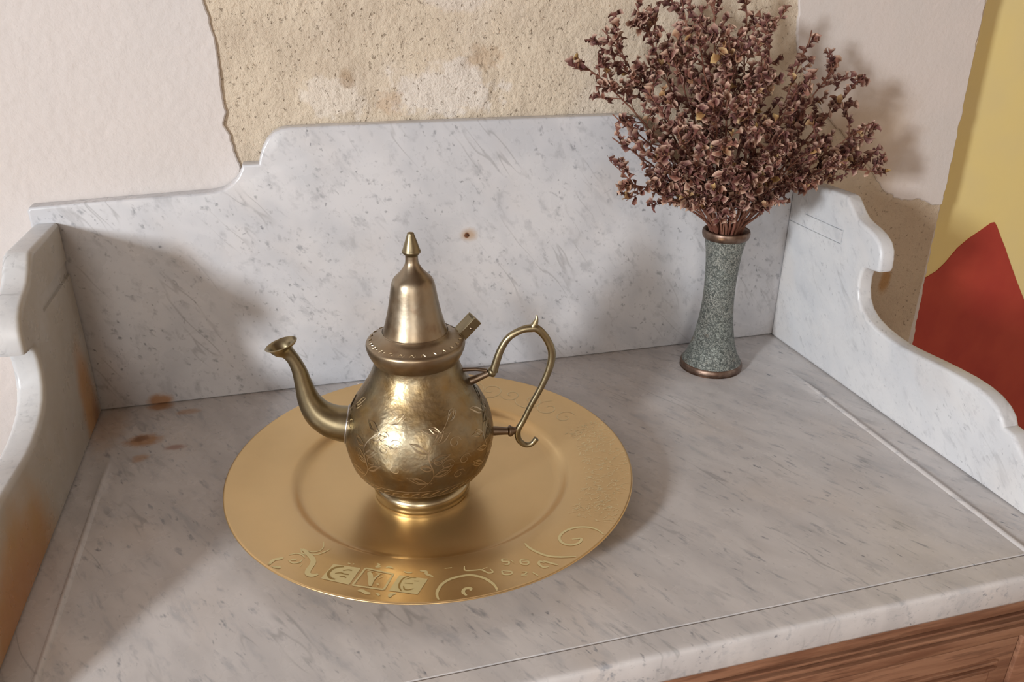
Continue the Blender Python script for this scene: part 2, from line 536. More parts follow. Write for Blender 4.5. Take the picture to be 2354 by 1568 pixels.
# dried flowers
m = Mat('dried_stem', rough=0.7)
m.set('color', m.mix(m.rng(m.noise(60, 3, 0.6), 0.35, 0.7), (0.16, 0.055, 0.035), (0.26, 0.12, 0.075)))
M['stem'] = m.m
m = Mat('dried_floret', rough=0.75)
oi = m.n('ShaderNodeObjectInfo').outputs['Random']
sx = m.n('ShaderNodeSeparateXYZ'); m.ln(m.co(), sx.inputs[0])
rim = m.rng(sx.outputs[2], 0.0038, 0.0068)
r1 = m.n('ShaderNodeValToRGB'); m.ln(oi, r1.inputs[0])
def ramp(node, stops):
    e = node.color_ramp.elements
    while len(e) < len(stops): e.new(0.5)
    for el, (p, cc) in zip(e, stops):
        el.position = p; el.color = (*cc, 1)
ramp(r1, [(0.0, (0.085, 0.024, 0.021)), (0.5, (0.14, 0.045, 0.034)), (0.95, (0.21, 0.085, 0.052)), (1.0, (0.28, 0.15, 0.05))])
r2 = m.n('ShaderNodeValToRGB'); m.ln(oi, r2.inputs[0])
ramp(r2, [(0.0, (0.28, 0.15, 0.115)), (0.5, (0.46, 0.30, 0.225)), (0.95, (0.54, 0.36, 0.26)), (1.0, (0.50, 0.34, 0.12))])
m.set('color', m.mix(rim, r1.outputs[0], r2.outputs[0]))
M['floret'] = m.m

# ---------------------------------------------------------------- the setting: room shell
def struct(o):
    o['kind'] = 'structure'
    return o


def wall_with_hole(name, plane, a0, a1, z0, z1, b0, b1, h, mat):
    """Wall across x ('x') or y ('y') between b0..b1 thick, spanning a0..a1, with a window opening h=(a0,a1,z0,z1)."""
    bm = bmesh.new()
    for (p0, p1, q0, q1) in ((a0, h[0], z0, z1), (h[1], a1, z0, z1), (h[0], h[1], z0, h[2]), (h[0], h[1], h[3], z1)):
        b = box_bm(b0, b1, p0, p1, q0, q1) if plane == 'x' else box_bm(p0, p1, b0, b1, q0, q1)
        me = bpy.data.meshes.new('t'); b.to_mesh(me); b.free(); bm.from_mesh(me); bpy.data.meshes.remove(me)
    bmesh.ops.remove_doubles(bm, verts=bm.verts, dist=1e-5)
    return struct(bobj(name, bm, mat))


X0, X1, Y0, Z0, Z1 = ROOM['x0'], ROOM['x1'], ROOM['y0'], ROOM['z0'], ROOM['z1']
WALL_END = 0.943
YREC = 0.060
struct(box('floor', X0 - 0.2, X1 + 0.2, Y0 - 0.2, 0.3, Z0 - 0.1, Z0, M['floor']))
struct(box('ceiling', X0 - 0.2, X1 + 0.2, Y0 - 0.2, 0.3, Z1, Z1 + 0.1, M['ceil']))
struct(box('wall_right', X1, X1 + 0.15, Y0, YREC, Z0, Z1, M['room']))
wall_with_hole('wall_left', 'x', Y0, 0.026, Z0, Z1, X0 - 0.15, X0, (WIN_L['y0'], WIN_L['y1'], WIN_L['z0'], WIN_L['z1']), M['room'])
wall_with_hole('wall_front', 'y', X0, X1, Z0, Z1, Y0 - 0.15, Y0, (WIN_F['x0'], WIN_F['x1'], WIN_F['z0'], WIN_F['z1']), M['room'])
m = Mat('window_paint', rough=0.5, color=(0.75, 0.73, 0.70)); M['winpaint'] = m.m
w1 = struct(empty('window_1', (X0, WIN_L['y0'], WIN_L['z0'])))
w2 = struct(empty('window_2', (WIN_F['x0'], Y0, WIN_F['z0'])))
wy, wz = WIN_L['y1'] - WIN_L['y0'], WIN_L['z1'] - WIN_L['z0']
wx, wz2 = WIN_F['x1'] - WIN_F['x0'], WIN_F['z1'] - WIN_F['z0']
for (a, b, c, d) in ((0, 0.03, 0, wz), (wy - 0.03, wy, 0, wz), (0.03, wy - 0.03, 0, 0.03), (0.03, wy - 0.03, wz - 0.03, wz), (0.03, wy - 0.03, wz * 0.55, wz * 0.55 + 0.02)):
    box('window_frame', -0.03, -0.005, a, b, c, d, M['winpaint'], w1)
for (a, b, c, d) in ((0, 0.03, 0, wz2), (wx - 0.03, wx, 0, wz2), (0.03, wx - 0.03, 0, 0.03), (0.03, wx - 0.03, wz2 - 0.03, wz2), (0.03, wx - 0.03, wz2 * 0.55, wz2 * 0.55 + 0.02)):
    box('window_frame', a, b, -0.03, -0.005, c, d, M['winpaint'], w2)

# back wall: masonry base, bare mortar where the plaster has come off, two coats of plaster
wall = struct(box('wall_back', X0, WALL_END - 0.004, 0.026, 0.3, Z0, Z1, M['plaster']))


def fbm(x, z, s, o=4):
    return noise.fractal(Vector((x * s, z * s, 3.7)), 1.0, 2.0, o)


verts, faces = [], []
nx, nz = 300, 150
mx0, mx1, mz0, mz1 = 0.118, WALL_END - 0.002, -0.10, 0.62
for j in range(nz + 1):
    for i in range(nx + 1):
        x = mx0 + (mx1 - mx0) * i / nx
        z = mz0 + (mz1 - mz0) * j / nz
        d = 0.0008 * fbm(x, z, 14) + 0.0007 * fbm(x + 5, z, 55, 4)
        # loose lumps left proud where the render broke away
        for (cx, cz, rx, rz, h) in ((0.345, 0.283, 0.055, 0.026, 0.0016), (0.243, 0.28, 0.03, 0.018, 0.0014), (0.293, 0.272, 0.016, 0.012, -0.0016), (0.385, 0.312, 0.018, 0.008, -0.0016)):
            q = ((x - cx) / rx) ** 2 + ((z - cz) / rz) ** 2 + 0.8 * fbm(x + cx, z, 40, 3)
            d += h * (1 - smoothstep(0.6, 1.1, q))
        y = 0.0222 - max(-0.0028, min(0.0030, d))
        verts.append((x, y, z))
for j in range(nz):
    for i in range(nx):
        a = j * (nx + 1) + i
        faces.append((a, a + 1, a + nx + 2, a + nx + 1))
mo = obj('bare_mortar', verts, faces, M['mortar'], wall)
mo['label'] = 'rough tan mortar where the plaster has come off'


def sheet(name, poly, yf, yb, mat, parent):
    """Coat of plaster: ragged outline (x,z), rounded broken edge, front at yf, back at yb."""
    n = len(poly)
    bm = bmesh.new()
    cx = [Vector(p) for p in poly]
    area2 = sum(cx[i].x * cx[(i + 1) % n].y - cx[(i + 1) % n].x * cx[i].y for i in range(n))
    s = 1 if area2 > 0 else -1
    inner = []
    for i in range(n):
        t = (cx[(i + 1) % n] - cx[i - 1]).normalized()
        nrm = Vector((-t.y, t.x)) * s
        inner.append(cx[i] + nrm * 0.0012)
    f = [bm.verts.new((p.x, yf, p.y)) for p in inner]
    e = [bm.verts.new((p.x, yf + 0.0009, p.y)) for p in cx]
    b = [bm.verts.new((p.x, yb, p.y)) for p in cx]
    from mathutils.geometry import tessellate_polygon
    for tri in tessellate_polygon([[Vector((p.x, p.y, 0)) for p in inner]]):
        try: bm.faces.new([f[k] for k in tri])
        except ValueError: pass
    for i in range(n):
        j = (i + 1) % n
        bm.faces.new((f[i], f[j], e[j], e[i]))
        bm.faces.new((e[i], e[j], b[j], b[i]))
    return bobj(name, bm, mat, parent, smooth=True, sharp=20)


def ragged(pts, step=0.0022, amp=0.0010, seed=0.0):
    """Resample an open (x,z) polyline and roughen it."""
    out = []
    for a, b in zip(pts[:-1], pts[1:]):
        a, b = Vector(a), Vector(b)
        k = max(1, int((b - a).length / step))
        t = (b - a).normalized()
        nr = Vector((-t.y, t.x))
        for i in range(k):
            p = a + (b - a) * i / k
            out.append(tuple(p + nr * amp * (noise.noise(Vector((p.x * 90 + seed, p.y * 90, seed))) * 1.3 + 0.6 * noise.noise(Vector((p.x * 260, p.y * 260, seed))))))
    out.append(tuple(pts[-1]))
    return out


edge = ragged([(0.152, -0.1), (0.153, 0.19), (0.1535, 0.2215), (0.150, 0.236), (0.1478, 0.2500), (0.1440, 0.2585), (0.1475, 0.2700), (0.1462, 0.2915), (0.1468, 0.312), (0.1462, 0.3324), (0.1440, 0.348), (0.1415, 0.3614), (0.138, 0.40), (0.143, 0.45), (0.14, 0.52), (0.15, 0.60), (0.16, 0.625)], seed=1.0)
sheet('plaster_coat', [(X0 + 0.001, -0.79), (0.152, -0.79)] + edge + [(0.16, Z1 - 0.002), (X0 + 0.001, Z1 - 0.002)], 0.0197, 0.027, M['plaster'], wall)
edge = ragged([(0.700, 0.625), (0.706, 0.52), (0.7075, 0.44), (0.7085, 0.3612), (0.7125, 0.3243), (0.735, 0.275), (0.765, 0.243), (0.7995, 0.215), (0.8276, 0.1896), (0.843, 0.172), (0.858, 0.158), (0.872, 0.148), (0.8849, 0.1451), (0.9091, 0.1446), (0.928, 0.137), (0.9425, 0.1373)], seed=5.0, amp=0.0022)
right_edge = ragged([(0.9425, 0.1373), (0.9405, 0.25), (0.938, 0.34), (0.935, 0.40), (0.937, 0.625)], seed=8.0, amp=0.0012)
sheet('plaster_coat', edge + right_edge[1:] + [(0.937, Z1 - 0.002), (0.16, Z1 - 0.002), (0.161, 0.626)], 0.0197, 0.027, M['plaster_r'], wall)
# broken end of the wall beside the coloured recess
e2 = ragged([(0.9445, 0.62), (0.938, 0.36), (0.941, 0.25), (0.9435, 0.14), (0.9455, 0.05), (0.949, -0.04), (0.951, -0.1)], seed=12.0, amp=0.0014)
verts, faces = [], []
for (x, z) in e2:
    for (dx, y) in ((-0.012, 0.0235), (-0.003, 0.0222), (0, 0.0240), (0.0005, 0.035), (0, YREC + 0.002)):
        verts.append((x + dx, y, z))
for i in range(len(e2) - 1):
    for k in range(4):
        a = i * 5 + k
        faces.append((a, a + 1, a + 6, a + 5))
ed = obj('plaster_edge', verts, faces, M['plaster_r'], wall)
ed['label'] = 'pale broken plaster edge at the end of the wall'

rec = struct(box('wall_recess', WALL_END - 0.006, X1, YREC, 0.3, Z0, Z1, M['yellow']))
poly = [(0.90, -0.5), (0.90, 0.020), (0.958, 0.0275), (0.975, 0.034), (0.9875, 0.0405), (0.998, 0.051), (1.012, 0.070), (1.026, 0.0815), (1.043, 0.092), (1.056, 0.1005), (1.061, 0.101), (1.0665, 0.095), (1.078, 0.079), (1.088, 0.066), (1.106, 0.040), (1.122, 0.0175), (1.15, -0.02), (1.22, -0.09), (1.30, -0.22), (1.36, -0.5)]
DY = (YREC - 0.04) * 0.28
poly = [(x + 0.008, z - 0.006) for x, z in poly]
poly[0] = (WALL_END + 0.003, -0.5); poly[1] = (WALL_END + 0.003, poly[1][1])
pk = prism('painted_peak', poly, 'y', YREC - 0.0012, YREC, 0.0, M['red'], rec)
pk['label'] = 'red painted peak shape on the yellow wall'

# ---------------------------------------------------------------- washstand: marble slabs
W = 0.72
# countertop: rounded nose in front, shallow sunk field with a bevelled step around it
xs = sorted(set([-0.022, -0.01, 0.0, 0.01] + [0.0213 + d for d in (-0.0026, -0.0018, -0.0009, 0, 0.0009, 0.0018, 0.0026)] + [0.03 + 0.645 * i / 40 for i in range(41)] + [0.6880 + d for d in (-0.0026, -0.0018, -0.0009, 0, 0.0009, 0.0018, 0.0026)] + [0.70, 0.72, 0.735, 0.742]))
ys = sorted(set([0.018, 0.0, -0.03, -0.06] + [-0.07 - 0.006 * i for i in range(15)] + [-0.17 - 0.025 * i for i in range(9)] + [-0.392, -0.3965, -0.3978, -0.3987, -0.3996, -0.4005, -0.406, -0.4125, -0.4155, -0.4166, -0.4175, -0.4181, -0.4185]), reverse=True)


def field(x, y):
    fade = 1 - smoothstep(-0.155, -0.075, y)
    front = smoothstep(-0.4005, -0.3975, y)
    z = 0.0
    for xc in (0.0213, 0.6880):                        # low worn beads along the two sides
        z += 0.0019 * max(0.0, 1 - ((x - xc) / 0.0026) ** 2) * fade * front
    z -= 0.0022 * max(0.0, 1 - abs(y + 0.3987) / 0.0009) * (1 if 0.0 < x < 0.72 else 0)   # scribed line along the front
    if y < -0.4155:
        q = (-0.4155 - y) / 0.0031
        z -= 0.0031 * (1 - math.sqrt(max(0.0, 1 - q * q)))
    return z


verts, faces = [], []
for y in ys:
    for x in xs:
        verts.append((x, y, field(x, y)))
nxv = len(xs)
for j in range(len(ys) - 1):
    for i in range(nxv - 1):
        a = j * nxv + i
        faces.append((a + nxv, a + nxv + 1, a + 1, a))
# front face down, bottom, back and ends
last = (len(ys) - 1) * nxv
rows = [last]
for (y, z) in ((-0.4186, -0.0045), (-0.4186, -0.0215), (-0.4165, -0.0252), (-0.412, -0.0265), (0.018, -0.0265)):
    rows.append(len(verts))
    verts += [(x, y, z) for x in xs]
for a, b in zip(rows[:-1], rows[1:]):
    for i in range(nxv - 1):
        faces.append((b + i, b + i + 1, a + i + 1, a + i))
b = rows[-1]
for i in range(nxv - 1):
    faces.append((i, i + 1, b + i + 1, b + i))
for i in (0, nxv - 1):
    loop = [j * nxv + i for j in range(len(ys))] + [r + i for r in rows[1:]]
    faces.append(tuple(loop if i == 0 else reversed(loop)))
counter = obj('marble_countertop', verts, faces, M['marble_counter'], None, True, 50)
tag(counter, 'grey veined marble washstand top with rust marks, plate and vase standing on it', 'countertop')

# back slab with stepped, ogee-shouldered top
def shoulder(sgn, cx):
    return [(cx + sgn * (x - 0.36), z) for x, z in
            ((0.118, 0.2035), (0.1300, 0.2040), (0.1380, 0.2058), (0.1455, 0.2105), (0.1515, 0.2165), (0.1548, 0.2225), (0.1565, 0.2270), (0.1705, 0.2270), (0.1718, 0.2325), (0.1748, 0.2400), (0.1795, 0.2475), (0.1860, 0.2538), (0.1930, 0.2568), (0.2000, 0.2578))]
left = shoulder(1, 0.36)
right = shoulder(-1, 0.36)
chipped = [(0.700, 0.2030), (0.7065, 0.2005), (0.709, 0.1945), (0.7125, 0.1905), (0.7140, 0.1835), (0.7190, 0.178), (0.7260, 0.174), (0.734, 0.168), (0.734, 0.0003)]
poly = [(-0.0225, 0.0003), (-0.0225, 0.1965), (-0.0205, 0.1995)] + left + [(0.30, 0.2580), (0.42, 0.2580)] + list(reversed(right)) + chipped
back = prism('marble_backsplash', poly, 'y', 0.0, 0.018, 0.0022, M['marble_back'])
tag(back, 'speckled grey marble back slab with stepped shoulders, upright against the wall', 'backsplash')
bm = bmesh.new()
bmesh.ops.create_cone(bm, cap_ends=True, segments=12, radius1=0.0016, radius2=0.0011, depth=0.0016, matrix=Matrix.Translation((0.3585, -0.0006, 0.1476)) @ Matrix.Rotation(math.pi / 2, 4, 'X'))
m = Mat('rusty_iron', rough=0.8, color=(0.10, 0.045, 0.02)); M['rusty'] = m.m
s_ = bobj('rusty_plug', bm, M['rusty'], back)
s_['label'] = 'rusty metal plug'

# side slabs: flat top, nose, cove, long wave down to the front
prof = [(0.0, 0.1855), (-0.045, 0.1865), (-0.084, 0.1872), (-0.0905, 0.1862), (-0.097, 0.1805), (-0.1035, 0.1745), (-0.110, 0.1700), (-0.118, 0.1672), (-0.128, 0.1648), (-0.138, 0.1612), (-0.146, 0.1560), (-0.1508, 0.1490), (-0.1525, 0.1410), (-0.1530, 0.1325), (-0.1515, 0.1290), (-0.1450, 0.1280), (-0.1335, 0.1272), (-0.1305, 0.1230), (-0.1292, 0.1150), (-0.1300, 0.1050), (-0.1335, 0.0950), (-0.1400, 0.0870), (-0.1500, 0.0812), (-0.1640, 0.0770), (-0.1800, 0.0745), (-0.1970, 0.0735), (-0.2150, 0.0742), (-0.2350, 0.0758), (-0.2550, 0.0770), (-0.2750, 0.0775), (-0.2900, 0.0766), (-0.3020, 0.0742), (-0.3120, 0.0698), (-0.3190, 0.0640), (-0.3222, 0.0580), (-0.3290, 0.0572), (-0.3330, 0.0560), (-0.3420, 0.0480), (-0.3600, 0.0330), (-0.3850, 0.0180), (-0.4030, 0.0085), (-0.4085, 0.0004)]
poly = prof + [(0.0, 0.0004)]
poly = [(y - 0.0006, z) for y, z in poly]
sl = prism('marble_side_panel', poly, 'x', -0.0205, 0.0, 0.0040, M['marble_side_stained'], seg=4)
tag(sl, 'curved marble side panel with large orange rust stains, beside the teapot spout', 'side panel')
sr = prism('marble_side_panel', poly, 'x', W, W + 0.0165, 0.0032, M['marble_side'], seg=4)
tag(sr, 'clean white curved marble side panel, beside the yellow and red wall', 'side panel')
# old shelf slots cut into the inner faces
cuts = [(sl, -0.0026, 0.004, -0.0955, 0.004, 0.1395, 0.1525)]
cuts += [(sr, W - 0.004, W + 0.0018, -0.0930, 0.004, 0.1388, 0.1402), (sr, W - 0.004, W + 0.0018, -0.0930, -0.028, 0.1525, 0.1539), (sr, W - 0.004, W + 0.0010, -0.0944, -0.0932, 0.1388, 0.1539)]
for o, xa, xb, ya, yb, za, zb in cuts:
    carve(o, box_bm(xa, xb, ya, yb, za, zb))
for o in (sl, sr):
    o.data.shade_smooth()
    o.data.set_sharp_from_angle(angle=math.radians(38))

# wooden cabinet under the marble
cab = empty('washstand_cabinet', (0.36, -0.20, Z0))
tag(cab, 'reddish brown wooden washstand cabinet with moulded rail under the marble top', 'cabinet')
oz = -Z0


def cpart(name, x0, x1, y0, y1, z0, z1, bevel=0.0, parent=None):
    return box(name, x0 - 0.36, x1 - 0.36, y0 + 0.20, y1 + 0.20, z0 + oz, z1 + oz, M['wood_dark'] if name == 'body' else M['wood'], parent or cab, bevel)


CY = -0.4085
cpart('body', -0.012, 0.732, CY + 0.026, 0.014, -0.70, -0.0275)
cpart('top_rail', -0.014, 0.734, CY - 0.0060, CY + 0.0262, -0.0378, -0.0270, 0.0018)
cpart('bead_moulding', -0.014, 0.734, CY - 0.0045, CY + 0.0262, -0.0448, -0.0420, 0.0012)
cpart('bead_moulding', -0.014, 0.734, CY - 0.0040, CY + 0.0262, -0.0530, -0.0488, 0.0015)
cpart('rail', -0.014, 0.734, CY - 0.0030, CY + 0.0262, -0.0668, -0.0570, 0.0012)
cpart('stile', 0.692, 0.734, CY - 0.0035, CY + 0.0262, -0.70, -0.0685, 0.0015)
cpart('stile', -0.014, 0.028, CY - 0.0035, CY + 0.0262, -0.70, -0.0685, 0.0015)
dr = cpart('drawer_front', 0.030, 0.690, CY - 0.0015, CY + 0.0262, -0.190, -0.0690, 0.0012)
for (a, b, c, d) in ((0.046, 0.674, -0.0905, -0.0870), (0.046, 0.674, -0.0970, -0.0935), (0.046, 0.674, -0.176, -0.1725)):
    cpart('drawer_bead', a, b, CY - 0.0040, CY + 0.001, c, d, 0.0012, dr)
cpart('drawer_panel', 0.050, 0.670, CY - 0.0030, CY + 0.001, -0.171, -0.0985, 0.0012, dr)
for xk in (0.2, 0.52):
    k = lathe('knob', [(0.0, 0.022), (0.008, 0.0215), (0.012, 0.018), (0.013, 0.013), (0.010, 0.008), (0.006, 0.004), (0.006, 0.0)], 20, M['brass_cast'], dr)
    k.rotation_euler = (math.pi / 2, 0, 0)
    k.location = (xk - 0.36, CY - 0.003 + 0.20, -0.135 + oz)
cpart('door', 0.030, 0.358, CY - 0.0015, CY + 0.0262, -0.69, -0.194, 0.0015)
cpart('door', 0.362, 0.690, CY - 0.0015, CY + 0.0262, -0.69, -0.194, 0.0015)
cpart('plinth', -0.014, 0.734, CY - 0.006, 0.014, -0.80, -0.70, 0.002)

# ---------------------------------------------------------------- gold charger plate
PC = (0.2836, -0.1999)
plate = empty('charger_plate', (PC[0], PC[1], 0.0))
tag(plate, 'large round gold charger plate under the teapot, printed with scrolls and letter blocks', 'plate')
PZ = 0.0
prof = [(0.0, 0.0065), (0.050, 0.0065), (0.0985, 0.0066), (0.1020, 0.0070), (0.1050, 0.0083), (0.1080, 0.0112), (0.1105, 0.0138), (0.1135, 0.0152), (0.1300, 0.0168), (0.1460, 0.01835), (0.1580, 0.0195), (0.1600, 0.0201), (0.1610, 0.0202), (0.1617, 0.0198), (0.1618, 0.0192), (0.1610, 0.0187), (0.1580, 0.0178), (0.1140, 0.0130), (0.1110, 0.0112), (0.1060, 0.0050), (0.1010, 0.0004), (0.0990, 0.0), (0.0960, 0.0), (0.0945, 0.0030), (0.0, 0.0040)]
lathe('plate_body', [(r, z + (PZ if z > 0.012 else PZ * 0.0)) for r, z in prof], 160, M['gold'], plate, sharp=70)


def rim_z(r):
    pts = [(r_, z_ + (PZ if z_ > 0.012 else 0)) for r_, z_ in prof[2:13]]
    for (r0, z0), (r1, z1) in zip(pts[:-1], pts[1:]):
        if r0 <= r <= r1:
            return z0 + (z1 - z0) * (r - r0) / max(1e-9, r1 - r0)
    return pts[-1][1]


def ribbons(name, strokes, mat, parent, lift=0.0002, taper=True, unit=0.0000095):
    verts, faces = [], []
    for pts, w in strokes:
        P = catmull([(x, y, 0) for x, y in pts], 5) if len(pts) > 2 else [Vector((*p, 0)) for p in pts]
        P = [p if p.length < 0.1604 else p * (0.1604 / p.length) for p in P]
        n = len(P)
        b = len(verts)
        for i, p in enumerate(P):
            t = (P[min(i + 1, n - 1)] - P[max(i - 1, 0)])
            if t.length < 1e-9: t = Vector((1, 0, 0))
            t.normalize()
            nr = Vector((-t.y, t.x, 0))
            k = 1.0
            if taper:
                e = min(i, n - 1 - i) / max(1, n - 1)
                k = 0.55 + 0.45 * min(1.0, e * 5)
            hw = w * unit * k
            for s in (-1, 1):
                q = p + nr * hw * s
                verts.append((q.x, q.y, rim_z(q.length) + lift))
        for i in range(n - 1):
            a = b + i * 2
            faces.append((a, a + 1, a + 3, a + 2))
    o = obj(name, verts, faces, mat, parent, False)
    return o


FLOUR = [([(-0.1056,-0.0803),(-0.1018,-0.0872),(-0.0991,-0.0938),(-0.0993,-0.0989),(-0.1019,-0.1043),(-0.103,-0.109),(-0.1003,-0.112),(-0.0964,-0.1112)],70),([(-0.1065,-0.0793),(-0.1057,-0.0856),(-0.1009,-0.0874),(-0.095,-0.0885),(-0.0909,-0.0866),(-0.0873,-0.0842)],22),([(-0.1036,-0.0816),(-0.0998,-0.0849),(-0.0948,-0.085),(-0.0916,-0.0811),(-0.0908,-0.074)],16),([(-0.128,-0.0951),(-0.1247,-0.0899),(-0.1204,-0.089),(-0.1185,-0.0885)],50),([(-0.1256,-0.0972),(-0.1223,-0.0987),(-0.1199,-0.0991)],45),([(-0.1145,-0.0857),(-0.1096,-0.0849),(-0.1058,-0.0873),(-0.1044,-0.091)],24),([(-0.1151,-0.0916),(-0.1123,-0.0955),(-0.1079,-0.0955),(-0.1059,-0.0925)],24),([(-0.1132,-0.0916),(-0.1098,-0.0926)],60),([(-0.1076,-0.1006),(-0.106,-0.0976)],16)]
BLOCK = [[(-0.0858,-0.102),(-0.0683,-0.1105),(-0.0774,-0.1271),(-0.0948,-0.1164)],[(-0.0652,-0.1112),(-0.048,-0.1222),(-0.0561,-0.1374),(-0.0752,-0.128)],[(-0.0443,-0.1244),(-0.0265,-0.1333),(-0.0357,-0.1478),(-0.053,-0.1393)]]
G1 = [([(-0.0793,-0.1068),(-0.0827,-0.1061),(-0.0861,-0.1071),(-0.089,-0.1102),(-0.0899,-0.1134),(-0.0887,-0.1173),(-0.0859,-0.1195)],34),([(-0.0855,-0.1127),(-0.0817,-0.1131),(-0.0799,-0.1147),(-0.0766,-0.1163)],20),([(-0.0801,-0.1109),(-0.0767,-0.1108),(-0.0743,-0.1122)],18),([(-0.0829,-0.1173),(-0.0801,-0.1176),(-0.0788,-0.1195)],16)]
G2 = [([(-0.0635,-0.1159),(-0.0629,-0.1227),(-0.0641,-0.1318)],40),([(-0.0641,-0.1318),(-0.061,-0.1248),(-0.0566,-0.1201)],18),([(-0.0593,-0.1182),(-0.0547,-0.1205)],14),([(-0.0643,-0.1144),(-0.0606,-0.1166)],14),([(-0.0596,-0.1301),(-0.0589,-0.1323)],30),([(-0.0581,-0.1247),(-0.0545,-0.1231)],12)]
G3 = [([(-0.0384,-0.1276),(-0.0414,-0.1281),(-0.0443,-0.1315),(-0.0462,-0.1367),(-0.0453,-0.1421)],22),([(-0.0423,-0.134),(-0.0368,-0.1363)],14),([(-0.0358,-0.1333),(-0.0326,-0.1345)],14),([(-0.0412,-0.1302),(-0.0367,-0.1293),(-0.0339,-0.1304)],16),([(-0.0434,-0.137),(-0.043,-0.1407),(-0.0405,-0.1418),(-0.0375,-0.1414)],18)]
SCRIPT = [([(-0.0761,-0.1028),(-0.0749,-0.1043)],22),([(-0.0732,-0.1043),(-0.0721,-0.1052)],22),([(-0.0571,-0.1075),(-0.0559,-0.1095),(-0.0581,-0.1116),(-0.0552,-0.112)],16),([(-0.0519,-0.1139),(-0.0498,-0.1133),(-0.0472,-0.1157)],16),([(-0.0409,-0.1206),(-0.0382,-0.1231),(-0.0353,-0.1233)],14),([(-0.0724,-0.1346),(-0.0696,-0.1353),(-0.0676,-0.1381),(-0.0648,-0.1392)],26),([(-0.0609,-0.1401),(-0.0596,-0.1428)],30),([(-0.0534,-0.1463),(-0.0524,-0.1435),(-0.049,-0.143)],26),([(-0.0302,-0.1229),(-0.0265,-0.1248),(-0.0265,-0.1278),(-0.0228,-0.1318)],22),([(-0.0356,-0.1047),(-0.0336,-0.1057)],18),([(-0.0136,-0.1249),(-0.0088,-0.1252)],14),([(-0.0004,-0.1261),(-0.0008,-0.1308),(0.005,-0.1325),(0.0096,-0.1334),(0.0134,-0.1382),(0.0164,-0.1381),(0.0156,-0.1342)],14),([(0.0096,-0.1334),(0.0143,-0.1317)],12),([(0.0298,-0.1272),(0.0263,-0.126),(0.0257,-0.1285),(0.0296,-0.1303),(0.0282,-0.1331),(0.0249,-0.1314)],14),([(0.0313,-0.1287),(0.0328,-0.1324)],12),([(0.0431,-0.1316),(0.0383,-0.1306),(0.0371,-0.1349),(0.0408,-0.1372),(0.0423,-0.1341),(0.0382,-0.1332)],14),([(0.0522,-0.139),(0.0498,-0.1366),(0.0483,-0.1393),(0.0501,-0.1436),(0.0536,-0.1442)],18),([(0.0522,-0.1369),(0.0556,-0.1402),(0.0599,-0.1443)],18),([(0.0225,-0.1385),(0.0226,-0.1427),(0.0271,-0.1441),(0.0284,-0.1415),(0.023,-0.1387)],14),([(0.0348,-0.1441),(0.0379,-0.1451),(0.0358,-0.147),(0.0338,-0.1473),(0.0375,-0.1485)],12),([(0.0417,-0.1469),(0.044,-0.1512)],20)]
SCROLL = [[([(-0.0237,-0.157),(-0.0238,-0.1514),(-0.0224,-0.147),(-0.0185,-0.1413),(-0.0124,-0.1375),(-0.0044,-0.1364),(0.0021,-0.1373),(0.0087,-0.1423),(0.0126,-0.1486),(0.0143,-0.154),(0.0142,-0.1588)],22),([(-0.0057,-0.1575),(-0.007,-0.1543),(-0.0064,-0.1516),(-0.0044,-0.1503),(-0.0016,-0.1511),(-0.0021,-0.1533)],24)],[([(0.1017,-0.122),(0.0996,-0.1153),(0.0948,-0.11),(0.0871,-0.107),(0.0794,-0.1076),(0.0735,-0.1112),(0.0706,-0.1159),(0.0713,-0.1218),(0.0752,-0.1255),(0.0804,-0.1258),(0.0842,-0.1233),(0.0849,-0.1207),(0.0818,-0.1201),(0.0787,-0.1195)],20)],[([(0.046,-0.1127),(0.0475,-0.1189),(0.0516,-0.1264),(0.0573,-0.1328),(0.065,-0.1366),(0.0748,-0.1396)],20)]]
U_A, U_B = 0.000042, 0.00005
fl = ribbons('printed_flourish', [(p, w * 0.62) for p, w in FLOUR], M['print'], plate, unit=U_A)
for i, quad in enumerate(BLOCK):
    q = [Vector((*p, 0)) for p in quad]
    c = sum(q, Vector()) / 4
    if i == 1:
        ring = [(quad[k], quad[(k + 1) % 4]) for k in range(4)]
        blk = ribbons('letter_block', [(list(r), 18) for r in ring], M['print'], plate, taper=False, unit=U_A)
        ribbons('letter', G2, M['print'], blk, 0.00035, unit=U_A)
    else:
        verts, faces = [], []
        N = 6
        for a in range(N + 1):
            for b in range(N + 1):
                u, v = a / N, b / N
                p = q[0] * (1 - u) * (1 - v) + q[1] * u * (1 - v) + q[2] * u * v + q[3] * (1 - u) * v
                verts.append((p.x, p.y, rim_z(p.length) + 0.0002))
        for a in range(N):
            for b in range(N):
                k = a * (N + 1) + b
                faces.append((k, k + 1, k + N + 2, k + N + 1))
        blk = obj('letter_block', verts, faces, M['print'], plate, False)
        ribbons('letter', [(p, w * 0.6) for p, w in (G1 if i == 0 else G3)], M['print_dark'], blk, 0.00032, unit=U_A)
for s in SCROLL:
    ribbons('printed_scroll', s, M['print'], plate, unit=U_B)
ribbons('printed_script', SCRIPT, M['print'], plate, unit=U_B)
